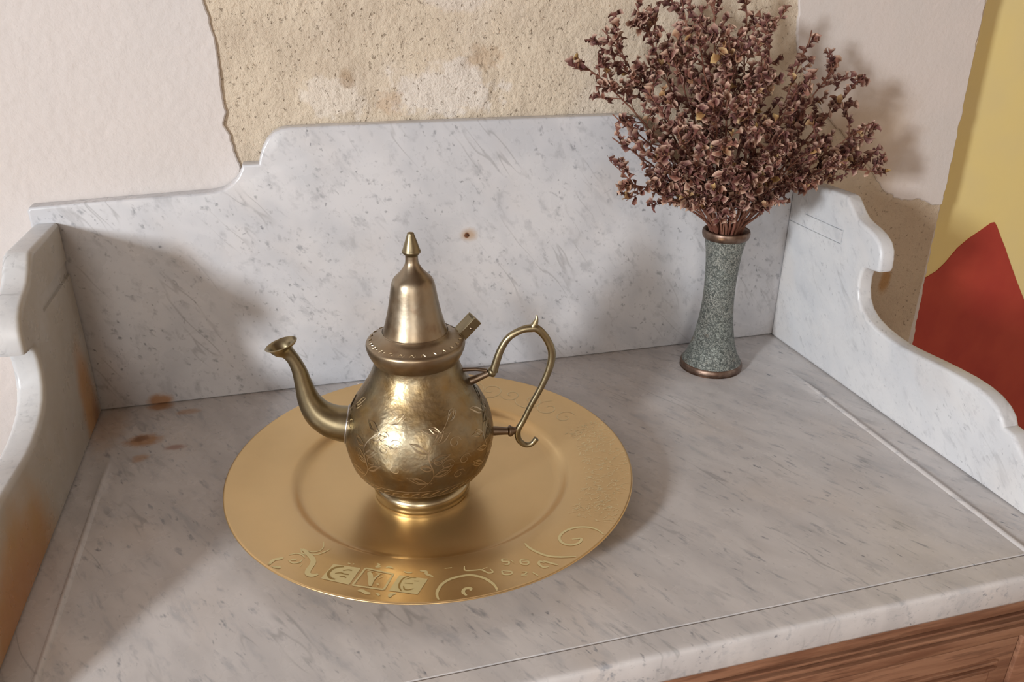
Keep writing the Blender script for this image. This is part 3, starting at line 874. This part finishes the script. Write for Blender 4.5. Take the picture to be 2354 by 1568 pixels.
# pale floral hatch towards the far side of the rim
rnd = random.Random(11)
st = []
for k in range(420):
    a = math.radians(rnd.uniform(-46, 12))
    r = rnd.uniform(0.122, 0.157)
    x, y = r * math.cos(a), r * math.sin(a)
    d = a + rnd.choice((0.5, -0.5, 1.2, 0.0)) + rnd.uniform(-0.3, 0.3)
    l = rnd.uniform(0.0018, 0.0045)
    cv = rnd.uniform(-0.0008, 0.0008)
    st.append(([(x, y), (x + math.cos(d) * l * 0.5 - math.sin(d) * cv, y + math.sin(d) * l * 0.5 + math.cos(d) * cv), (x + math.cos(d) * l, y + math.sin(d) * l)], 7))
for k in range(7):
    a = math.radians(20 + k * 9)
    cx, cy = 0.138 * math.cos(a), 0.138 * math.sin(a)
    R = 0.010 + 0.003 * (k % 3)
    st.append(([(cx + R * (1 - t / 14) * math.cos(t * 0.62 + k), cy + R * (1 - t / 14) * math.sin(t * 0.62 + k)) for t in range(13)], 10))
fp = ribbons('floral_print', st, M['print_faint'], plate, 0.00013, unit=U_A)
fp['kind'] = 'stuff'

# ---------------------------------------------------------------- brass teapot
pot = empty('teapot', (0.2733, -0.2119, 0.0066), -0.169)
tag(pot, 'tarnished brass Moroccan style teapot with tall domed lid, standing on the gold plate', 'teapot')
BODY = [(0.0310, 0.0150), (0.0370, 0.0162), (0.0428, 0.0190), (0.0480, 0.0234), (0.0524, 0.0300), (0.0552, 0.0385), (0.0571, 0.0490), (0.0568, 0.0585), (0.0546, 0.0685), (0.0508, 0.0775), (0.0455, 0.0862), (0.0398, 0.0945), (0.0350, 0.1030), (0.0324, 0.1095), (0.0316, 0.1140), (0.0318, 0.1165)]
BP = [(p.x, p.y) for p in catmull([(r, z, 0) for r, z in BODY], 5)]
lathe('body', BP, 96, M['brass'], pot)


def body_r(z):
    for (r0, z0), (r1, z1) in zip(BP[:-1], BP[1:]):
        if z0 <= z <= z1:
            return r0 + (r1 - r0) * (z - z0) / max(1e-9, z1 - z0)
    return BP[-1][0]


lathe('foot', [(0.0, 0.0018), (0.0340, 0.0012), (0.0352, 0.0), (0.0372, 0.0), (0.0378, 0.0012), (0.0377, 0.0030), (0.0379, 0.0042), (0.0384, 0.0060), (0.0381, 0.0085), (0.0368, 0.0105), (0.0345, 0.0122), (0.0322, 0.0135), (0.0312, 0.0150), (0.0318, 0.0162)], 96, M['brass_foot'], pot, sub=2)
lid = lathe('lid', [(0.0300, 0.1150), (0.0314, 0.1150), (0.0326, 0.1168), (0.0345, 0.1202), (0.0360, 0.1240), (0.0366, 0.1272), (0.0362, 0.1292), (0.0345, 0.1308), (0.0305, 0.1325), (0.0265, 0.1345), (0.0240, 0.1372), (0.0226, 0.1408), (0.0212, 0.1455), (0.0191, 0.1540), (0.0175, 0.1625), (0.0162, 0.1705), (0.0152, 0.1748), (0.0136, 0.1780), (0.0108, 0.1808), (0.0076, 0.1843), (0.0052, 0.1885), (0.0046, 0.1915), (0.0045, 0.1945)], 96, M['brass_lid'], pot, sub=3)
lathe('finial', [(0.0044, 0.1942), (0.0050, 0.1955), (0.0064, 0.1968), (0.0067, 0.1980), (0.0060, 0.1998), (0.0050, 0.2030), (0.0037, 0.2068), (0.0027, 0.2098), (0.0022, 0.2112), (0.0012, 0.2116), (0.0, 0.2116)], 32, M['brass_cast'], lid, sub=3)
for zz, rr in ((0.1368, 0.0238),):
    ring = lathe('ring_line', [(rr + 0.0004, zz - 0.0007), (rr + 0.0010, zz), (rr + 0.0004, zz + 0.0007)], 80, M['brass_lid'], lid, sub=2)

# hinge bracket on the lid
HA = 0.30
hx = Vector((math.cos(HA), math.sin(HA), 0))
hy = Vector((-math.sin(HA), math.cos(HA), 0))
def hbox(bm, s0, s1, z0, z1, w0, w1):
    """Slab in the plane that leans up and outwards along the hinge direction."""
    ca, sa = math.cos(math.radians(42)), math.sin(math.radians(42))
    o = hx * 0.0335 + Vector((0, 0, 0.1265))
    al = hx * ca + Vector((0, 0, sa))
    nr = Vector((0, 0, ca)) - hx * sa
    g = bmesh.ops.create_cube(bm, size=1.0)['verts']
    for v in g:
        a = s0 + (v.co.x + 0.5) * (s1 - s0); w = w0 + (v.co.y + 0.5) * (w1 - w0); h = z0 + (v.co.z + 0.5) * (z1 - z0)
        v.co = o + al * a + hy * w + nr * h
bm = bmesh.new()
hbox(bm, -0.002, 0.0190, -0.0030, 0.0046, -0.0062, -0.0042)
hbox(bm, -0.002, 0.0190, -0.0030, 0.0046, 0.0042, 0.0062)
hbox(bm, 0.0166, 0.0192, -0.0030, 0.0046, -0.0045, 0.0045)
hbox(bm, -0.002, 0.0190, 0.0034, 0.0046, -0.0045, 0.0045)
bmesh.ops.bevel(bm, geom=bm.edges[:], offset=0.0003, segments=1, affect='EDGES')
hg = bobj('hinge_bracket', bm, M['brass_cast'], lid)
v, f = tube_geo([hx * 0.0415 + hy * s + Vector((0, 0, 0.1345)) for s in (-0.0072, 0.0072)], 0.0011, 10)
obj('hinge_pin', v, f, M['dark_brass'], hg)

# spout
sp_pts = [(-0.046, 0.0595), (-0.0555, 0.0608), (-0.0660, 0.0640), (-0.0755, 0.0715), (-0.0815, 0.0830), (-0.0842, 0.0960), (-0.0862, 0.1075), (-0.0893, 0.1165), (-0.0930, 0.1225), (-0.0962, 0.1263), (-0.0973, 0.1298)]
sp_rad = [0.0150, 0.0142, 0.0130, 0.0112, 0.0086, 0.0066, 0.0055, 0.0048, 0.0052, 0.0082, 0.0121]
q = catmull([(x, z, 0) for x, z in sp_pts], 6)
rr = [p.x for p in catmull([(r, 0, 0) for r in sp_rad], 6)]
path = [Vector((p.x, 0, p.y)) for p in q]
seg = 28
v, f = tube_geo(path, rr, seg, caps=False)
nv, npth = len(v), len(path)
lip = path[-1]
# thickness and hollow of the mouth
v2, f2 = tube_geo(list(reversed([p + Vector((0, 0, 0.0004)) for p in path[-18:]])), [max(0.0015, r - 0.0009) for r in reversed(rr[-18:])], seg, caps=False)
off = len(v)
v += v2
f += [tuple(i + off for i in fc) for fc in f2]
a0 = (npth - 1) * seg
# stitch outer lip to inner lip by nearest start
best = min(range(seg), key=lambda k: (v[off + k] - v[a0]).length)
d1 = 1 if (v[off + (best + 1) % seg] - v[a0 + 1]).length < (v[off + (best - 1) % seg] - v[a0 + 1]).length else -1
for k in range(seg):
    i0, i1 = off + (best + d1 * k) % seg, off + (best + d1 * (k + 1)) % seg
    f.append((a0 + k, a0 + (k + 1) % seg, i1, i0))
f.append(tuple(off + (len(v2) - seg) + k for k in range(seg)))
bm = bmesh.new()
for p in v: bm.verts.new(p)
bm.verts.ensure_lookup_table()
for fc in f:
    try: bm.faces.new([bm.verts[i] for i in fc])
    except ValueError: pass
sp = bobj('spout', bm, M['brass_cast'], pot, smooth=True, sharp=60)
# solder collar where the spout meets the body
cv, cf = [], []
cpts = []
for k in range(41):
    a = 2 * math.pi * k / 40
    yy, zz = 0.0140 * math.sin(a), 0.0608 + 0.0140 * math.cos(a)
    r = body_r(zz) + 0.0004
    cpts.append(Vector((-math.sqrt(max(0, r * r - yy * yy)), yy, zz)))
tube_geo(cpts, 0.00085, 8, cv, cf, caps=False)
cl = obj('solder_collar', cv, cf, M['solder'], sp)
cl['label'] = 'silvery solder seam at the root of the spout'

# handle
hpts = [(0.0575, 0.1012), (0.0592, 0.1075), (0.0630, 0.1190), (0.0690, 0.1288), (0.0780, 0.1344), (0.0855, 0.1358), (0.0908, 0.1348), (0.0978, 0.1263), (0.1019, 0.1146), (0.1000, 0.1012), (0.0942, 0.0860), (0.0867, 0.0706), (0.0806, 0.0566), (0.0768, 0.0494), (0.0764, 0.0440), (0.0782, 0.0385), (0.0830, 0.0347), (0.0880, 0.0357), (0.0915, 0.0400)]
hr = [0.0034, 0.0031, 0.0028, 0.0027, 0.0027, 0.0030, 0.0030, 0.0029, 0.0030, 0.0028, 0.0025, 0.0023, 0.0023, 0.0026, 0.0025, 0.0023, 0.0022, 0.0021, 0.0023]
hd = tube('handle', [(x, 0, z) for x, z in hpts], hr, M['brass_cast'], pot, seg=14, sub=5)
tube('thumb_spur', [(0.0860, 0, 0.1352), (0.0885, 0, 0.1392), (0.0897, 0, 0.1428), (0.0898, 0, 0.1462)], [0.0030, 0.0024, 0.0014, 0.0005], M['brass_cast'], hd, seg=10, sub=4)
r_up = body_r(0.094)
um = tube('mount', [(r_up - 0.003, 0, 0.0925), (0.0465, 0, 0.0965), (0.0520, 0, 0.0990), (0.0545, 0, 0.1000)], [0.0036, 0.0028, 0.0024, 0.0024], M['dark_brass'], hd, seg=12, sub=3)
um2 = tube('mount', [(0.034, 0, 0.1035), (0.044, 0, 0.1035), (0.0525, 0, 0.1020)], [0.0016, 0.0014, 0.0014], M['dark_brass'], hd, seg=10, sub=2)
tube('knuckle', [(0.0535, 0, 0.0993), (0.0548, 0, 0.1000), (0.0562, 0, 0.1006), (0.0575, 0, 0.1012), (0.0590, 0, 0.1018)], [0.0020, 0.0036, 0.0042, 0.0036, 0.0020], M['brass_cast'], hd, seg=14, sub=2)
lm = tube('mount', [(body_r(0.049) - 0.003, 0, 0.0490), (0.0620, 0, 0.0487), (0.0670, 0, 0.0483), (0.0690, 0, 0.0482)], [0.0040, 0.0034, 0.0030, 0.0030], M['dark_brass'], hd, seg=12, sub=3)
tube('knuckle', [(0.0680, 0, 0.0482), (0.0694, 0, 0.0482), (0.0708, 0, 0.0482), (0.0722, 0, 0.0484), (0.0750, 0, 0.0490), (0.0768, 0, 0.0494)], [0.0022, 0.0042, 0.0046, 0.0036, 0.0022, 0.0024], M['dark_brass'], hd, seg=14, sub=2)

# engraved foliage on the belly and round the brim of the lid
ev, ef = [], []


def engrave(points, w, verts, faces, radius=body_r, lift=0.00016):
    """points: (angle, z) pairs; a thin raised burr following the surface."""
    P = catmull([(a, z, 0) for a, z in points], 4) if len(points) > 2 else [Vector((a, z, 0)) for a, z in points]
    n = len(P)
    b = len(verts)
    W3 = []
    for p in P:
        r = radius(p.y) + lift
        W3.append(Vector((r * math.cos(p.x), r * math.sin(p.x), p.y)))
    for i in range(n):
        t = (W3[min(i + 1, n - 1)] - W3[max(i - 1, 0)]).normalized()
        nrm = Vector((math.cos(P[i].x), math.sin(P[i].x), 0))
        side = t.cross(nrm).normalized()
        e = min(i, n - 1 - i) / max(1, n - 1)
        k = 0.35 + 0.65 * min(1, e * 3)
        verts.append(W3[i] - side * w * k)
        verts.append(W3[i] + side * w * k)
    for i in range(n - 1):
        a = b + 2 * i
        faces.append((a, a + 1, a + 3, a + 2))


rnd = random.Random(3)
NB = 7
for k in range(NB):
    a0 = 2 * math.pi * k / NB + 0.2
    # wavy main stem
    stem = [(a0 + 0.10 * math.sin(t * 0.9) + t * 0.05, 0.034 + t * 0.0062) for t in range(9)]
    engrave(stem, 0.0004, ev, ef)
    for j, (sa, sz) in enumerate(stem[1:]):
        s = 1 if j % 2 else -1
        for q in range(2):
            L = rnd.uniform(0.16, 0.30)
            up = rnd.uniform(0.002, 0.009)
            tipa, tipz = sa + s * L, sz + up
            w = rnd.uniform(0.0016, 0.0028)
            engrave([(sa, sz), (sa + s * L * 0.5, sz + up * 0.5 + w), (tipa, tipz)], 0.00042, ev, ef)
            engrave([(sa, sz), (sa + s * L * 0.5, sz + up * 0.5 - w), (tipa, tipz)], 0.00042, ev, ef)
            s = s if q else s
    for h in range(5):
        aa = a0 + 0.45 + rnd.uniform(-0.2, 0.2); zz = rnd.uniform(0.036, 0.08)
        engrave([(aa + 0.10 * math.cos(t * 0.8) * (1 - t / 12), zz + 0.0045 * math.sin(t * 0.8) * (1 - t / 12)) for t in range(10)], 0.00035, ev, ef)
for k in range(44):
    a = 2 * math.pi * k / 44
    engrave([(a, 0.0255), (a + 0.05, 0.0285), (a + 0.13, 0.0300)], 0.00055, ev, ef)
    engrave([(a + 0.03, 0.0235), (a + 0.09, 0.0245)], 0.0004, ev, ef)
for zz in (0.0318, 0.0222):
    engrave([(2 * math.pi * k / 60, zz) for k in range(61)], 0.00022, ev, ef)
eo = obj('engraved_foliage', ev, ef, M['engraved'], pot, True)
eo['label'] = 'pale engraved leaf scrolls round the belly'
ev, ef = [], []
LIDP = [(0.0366, 0.1272), (0.0362, 0.1292), (0.0345, 0.1308), (0.0305, 0.1325)]
def lid_r(z):
    for (r0, z0), (r1, z1) in zip(LIDP[:-1], LIDP[1:]):
        if z0 <= z <= z1: return r0 + (r1 - r0) * (z - z0) / (z1 - z0)
    return 0.0366 if z < 0.13 else 0.0305
for k in range(26):
    a = 2 * math.pi * k / 26
    engrave([(a, 0.1310), (a + 0.05, 0.1320), (a + 0.10, 0.1312), (a + 0.14, 0.1318)], 0.0004, ev, ef, lid_r, 0.0004)
obj('engraved_border', ev, ef, M['engraved'], lid, True)

# ---------------------------------------------------------------- vase
VX, VY = 0.612, -0.0568
vase = empty('bud_vase', (VX, VY, 0.0))
tag(vase, 'slim waisted grey green metal vase holding the dried flowers', 'vase')
vp = [(0.0318, 0.0068), (0.0300, 0.0098), (0.0262, 0.0170), (0.0221, 0.0300), (0.0195, 0.0430), (0.0177, 0.0555), (0.0165, 0.0680), (0.0159, 0.0810), (0.0159, 0.0930), (0.0163, 0.1050), (0.0170, 0.1170), (0.0182, 0.1290), (0.0199, 0.1385), (0.0212, 0.1440)]
lathe('vase_body', vp, 64, M['vase'], vase, sub=4)
lathe('base_ring', [(0.0, 0.0002), (0.0300, 0.0), (0.0318, 0.0006), (0.0328, 0.0028), (0.0326, 0.0050), (0.0319, 0.0070), (0.0305, 0.0085)], 64, M['vase_copper'], vase, sub=2)
lathe('rim', [(0.0208, 0.1425), (0.0224, 0.1436), (0.0234, 0.1460), (0.0237, 0.1488), (0.0232, 0.1512), (0.0222, 0.1518), (0.0210, 0.1510), (0.0198, 0.1465), (0.0180, 0.1380), (0.0150, 0.1200), (0.0140, 0.0900), (0.0150, 0.0500), (0.0, 0.0450)], 64, M['vase_copper'], vase, sub=2)

# ---------------------------------------------------------------- dried flower sprigs
fl_meshes = []
rnd = random.Random(21)
for k in range(14):
    seg = 7
    verts, faces = [], []
    sx_, sy_ = rnd.uniform(0.8, 1.25), rnd.uniform(0.45, 0.9)
    bend = rnd.uniform(-0.35, 0.35)
    rows = [(0.0006, 0.0), (0.0014, 0.0020), (0.0030, 0.0046), (0.0048, 0.0066)]
    ph = [rnd.uniform(-1, 1) for _ in range(seg)]
    for ri, (r, z) in enumerate(rows):
        for s in range(seg):
            a = 2 * math.pi * s / seg
            wob = ph[s] * (0.0012 if ri == 3 else 0.0004 if ri == 2 else 0)
            rr_ = r + (ph[(s + 2) % seg] * 0.0014 if ri == 3 else 0)
            zz = z + wob - (0.0012 * (rr_ / 0.004) ** 2 if ri == 3 and k % 3 == 0 else 0)
            verts.append((rr_ * math.cos(a) * sx_ + bend * zz, rr_ * math.sin(a) * sy_, zz))
    skip = set(rnd.sample(range(seg), 2))
    for ri in range(3):
        for s in range(seg):
            if ri == 2 and s in skip: continue
            s2 = (s + 1) % seg
            faces.append((ri * seg + s, ri * seg + s2, (ri + 1) * seg + s2, (ri + 1) * seg + s))
    me = bpy.data.meshes.new('floret')
    me.from_pydata(verts, [], faces)
    me.update(); me.shade_smooth()
    me.materials.append(M['floret'])
    fl_meshes.append(me)

TIPS= [(0.439, -0.07, 0.319), (0.468, -0.09, 0.273), (0.466, -0.1, 0.255), (0.473, -0.12, 0.222), (0.472, -0.05, 0.34), (0.505, -0.04, 0.361), (0.55, -0.03, 0.377), (0.568, -0.06, 0.384), (0.62, -0.03, 0.373), (0.639, -0.05, 0.348), (0.688, -0.04, 0.337), (0.723, -0.04, 0.308), (0.748, -0.05, 0.296), (0.757, -0.06, 0.252), (0.713, -0.09, 0.23), (0.777, -0.06, 0.194), (0.759, -0.05, 0.211), (0.656, -0.12, 0.246), (0.505, -0.06, 0.299), (0.513, -0.1, 0.327), (0.525, -0.12, 0.345), (0.55, -0.13, 0.346), (0.579, -0.14, 0.326), (0.622, -0.13, 0.3), (0.486, -0.14, 0.246), (0.502, -0.15, 0.268), (0.525, -0.16, 0.293), (0.557, -0.16, 0.285), (0.598, -0.15, 0.265), (0.521, -0.15, 0.239), (0.561, -0.15, 0.237), (0.598, -0.14, 0.23), (0.509, -0.1, 0.278), (0.557, -0.08, 0.311), (0.613, -0.06, 0.3), (0.665, -0.08, 0.27), (0.526, -0.1, 0.211), (0.552, -0.12, 0.209), (0.583, -0.12, 0.207), (0.625, -0.1, 0.198), (0.561, -0.07, 0.209), (0.656, -0.09, 0.202), (0.639, -0.05, 0.191), (0.531, -0.17, 0.26), (0.52, -0.07, 0.215), (0.695, -0.05, 0.214)]
SHARED = 'brown dried flower sprig in the dense middle of the bouquet in the vase'
NAMED = {0: 'dried flower sprig of the bouquet reaching farthest towards the teapot side',
         1: 'thin dried flower sprig just above the stepped end of the marble back slab top',
         2: 'drooping dried flower sprig in front of the top edge of the marble back slab',
         3: 'lowest dried flower sprig leaning out on the teapot side of the vase',
         4: 'upright dried flower sprig with curled tip against bare mortar, second from the bouquet\'s outer edge',
         5: 'tall dried flower sprig against bare mortar near the upper picture edge',
         6: 'tall dried flower sprig left of the middle running out of the picture top',
         7: 'tallest dried flower sprig in the middle running out of the picture top',
         8: 'tall dried flower sprig right of the middle running out of the picture top',
         10: 'single dried flower sprig with two separate buds against white plaster',
         12: 'bushy dried flower sprig at the upper right of the bouquet against shadow-tinted plaster',
         13: 'dried flower sprig whose drooping tip points farthest towards the yellow wall',
         15: 'lowest dried flower sprig lying over the white marble side panel',
         16: 'thin bare dried flower sprig just above the white marble side panel',
         30: 'short dried flower sprig in front, low over the middle of the vase mouth'}
mouth = Vector((VX, VY, 0.1500))


def limit(p):
    """Keep twigs in front of the wall and the back slab."""
    lim = 0.0105 if p.z > 0.262 else -0.0085
    if p.y > lim:
        p.y = lim
    if p.x > 0.700 and p.z < 0.1985:      # above the side panel
        p.z = 0.1985
    return p


rnd = random.Random(5)
total = 0
for si, tip in enumerate(TIPS):
    tip = Vector(tip)
    d = tip - mouth
    hor = Vector((d.x, d.y, 0))
    sprig = empty('dried_flower_sprig', (VX, VY, 0.15))
    tag(sprig, NAMED.get(si, SHARED), 'dried flower', 'dried flower sprigs in the vase')
    org = Vector((VX, VY, 0.15))
    hn = hor.normalized() if hor.length > 1e-4 else Vector((1, 0, 0))
    mp = mouth + hn * min(0.0135, 0.004 + hor.length * 0.09) + Vector((rnd.uniform(-0.004, 0.004), rnd.uniform(-0.004, 0.004), 0))
    low = mouth + Vector((-hn.x * 0.004 + rnd.uniform(-0.005, 0.005), -hn.y * 0.004 + rnd.uniform(-0.005, 0.005), -0.085))
    c1 = mp + Vector((hor.x * 0.22, hor.y * 0.22, d.z * 0.42)) + Vector((rnd.uniform(-0.008, 0.008), rnd.uniform(-0.008, 0.008), 0))
    c2 = mp + Vector((hor.x * 0.62, hor.y * 0.62, d.z * 0.78))
    if si in (15, 16):                     # arch over the marble side panel
        c1.z = 0.203
        c2.z = 0.218
        tip.z = max(tip.z, 0.2)
    main = [low, mp]
    NM = 12
    for k in range(1, NM + 1):
        t = k / NM
        p = mp * (1 - t) ** 3 + c1 * 3 * t * (1 - t) ** 2 + c2 * 3 * t * t * (1 - t) + tip * t ** 3
        p += Vector((rnd.uniform(-1, 1), rnd.uniform(-1, 1), rnd.uniform(-1, 1))) * 0.0012
        main.append(limit(p))
    sv, sf = [], []
    tube_geo([p - org for p in main], [0.0013] * 3 + [0.0012 - 0.0007 * k / (NM - 1) for k in range(NM - 1)], 5, sv, sf)
    thin = si in (1, 2, 10, 16)
    spots = []
    L = d.length
    nb = {True: 3}.get(thin, int(8 + L * 30))
    for b in range(nb):
        t = rnd.uniform(0.34, 0.97) if not thin else rnd.uniform(0.68, 0.95)
        x = 1 + t * NM
        i = min(int(x), len(main) - 2)
        p0 = main[i].lerp(main[i + 1], x - i)
        tang = (main[i + 1] - main[i]).normalized()
        side = tang.cross(Vector((rnd.uniform(-1, 1), rnd.uniform(-1, 1), rnd.uniform(-1, 1))))
        side.normalize()
        dirv = (tang * 0.75 + side * 0.75 + Vector((0, 0, 0.15))).normalized()
        bl = rnd.uniform(0.020, 0.044) * (0.6 if thin else 1.0) * (1.0 - 0.35 * t)
        br = [p0]
        nseg = 5
        for k in range(nseg):
            dirv = (dirv + Vector((rnd.uniform(-1, 1), rnd.uniform(-1, 1), rnd.uniform(-0.6, 0.9))) * 0.16).normalized()
            br.append(limit(br[-1] + dirv * bl / nseg))
        tube_geo([p - org for p in br], [0.0006, 0.0005, 0.0005, 0.0004, 0.0004, 0.0003], 4, sv, sf, caps=False)
        nf = rnd.randint(5, 8) if not thin else rnd.randint(2, 4)
        for q in range(nf):
            u = 0.25 + 0.75 * (q + rnd.random() * 0.5) / nf
            x2 = min(u, 0.999) * nseg
            i2 = int(x2)
            spots.append((br[i2].lerp(br[i2 + 1], x2 - i2), (br[i2 + 1] - br[i2])))
    for q in range(7 if not thin else 4):
        x2 = (1 + NM) * (0.80 + 0.2 * q / 7)
        i2 = min(int(x2), len(main) - 2)
        spots.append((main[i2].lerp(main[i2 + 1], x2 - i2), main[i2 + 1] - main[i2]))
    obj('stem', sv, sf, M['stem'], sprig, True)
    for p, tang in spots:
        if tang.length < 1e-6: tang = Vector((0, 0, 1))
        tang = tang.normalized()
        sd = tang.cross(Vector((rnd.uniform(-1, 1), rnd.uniform(-1, 1), rnd.uniform(-1, 1)))).normalized()
        ax = (tang * 0.7 + sd * 0.8 + Vector((0, 0, 0.25))).normalized()
        qn = ax.to_track_quat('Z', 'Y')
        fo = bpy.data.objects.new('floret', rnd.choice(fl_meshes))
        fo.parent = sprig
        sc_ = rnd.uniform(0.62, 1.08)
        pp = p.copy()
        pp.y = min(pp.y, (0.010 if pp.z > 0.262 else -0.0085))
        fo.matrix_local = Matrix.Translation(pp - org) @ qn.to_matrix().to_4x4() @ Matrix.Rotation(rnd.uniform(0, 6.28), 4, 'Z') @ Matrix.Diagonal((sc_, sc_, sc_, 1))
        col.objects.link(fo)
        total += 1
print('florets', total)
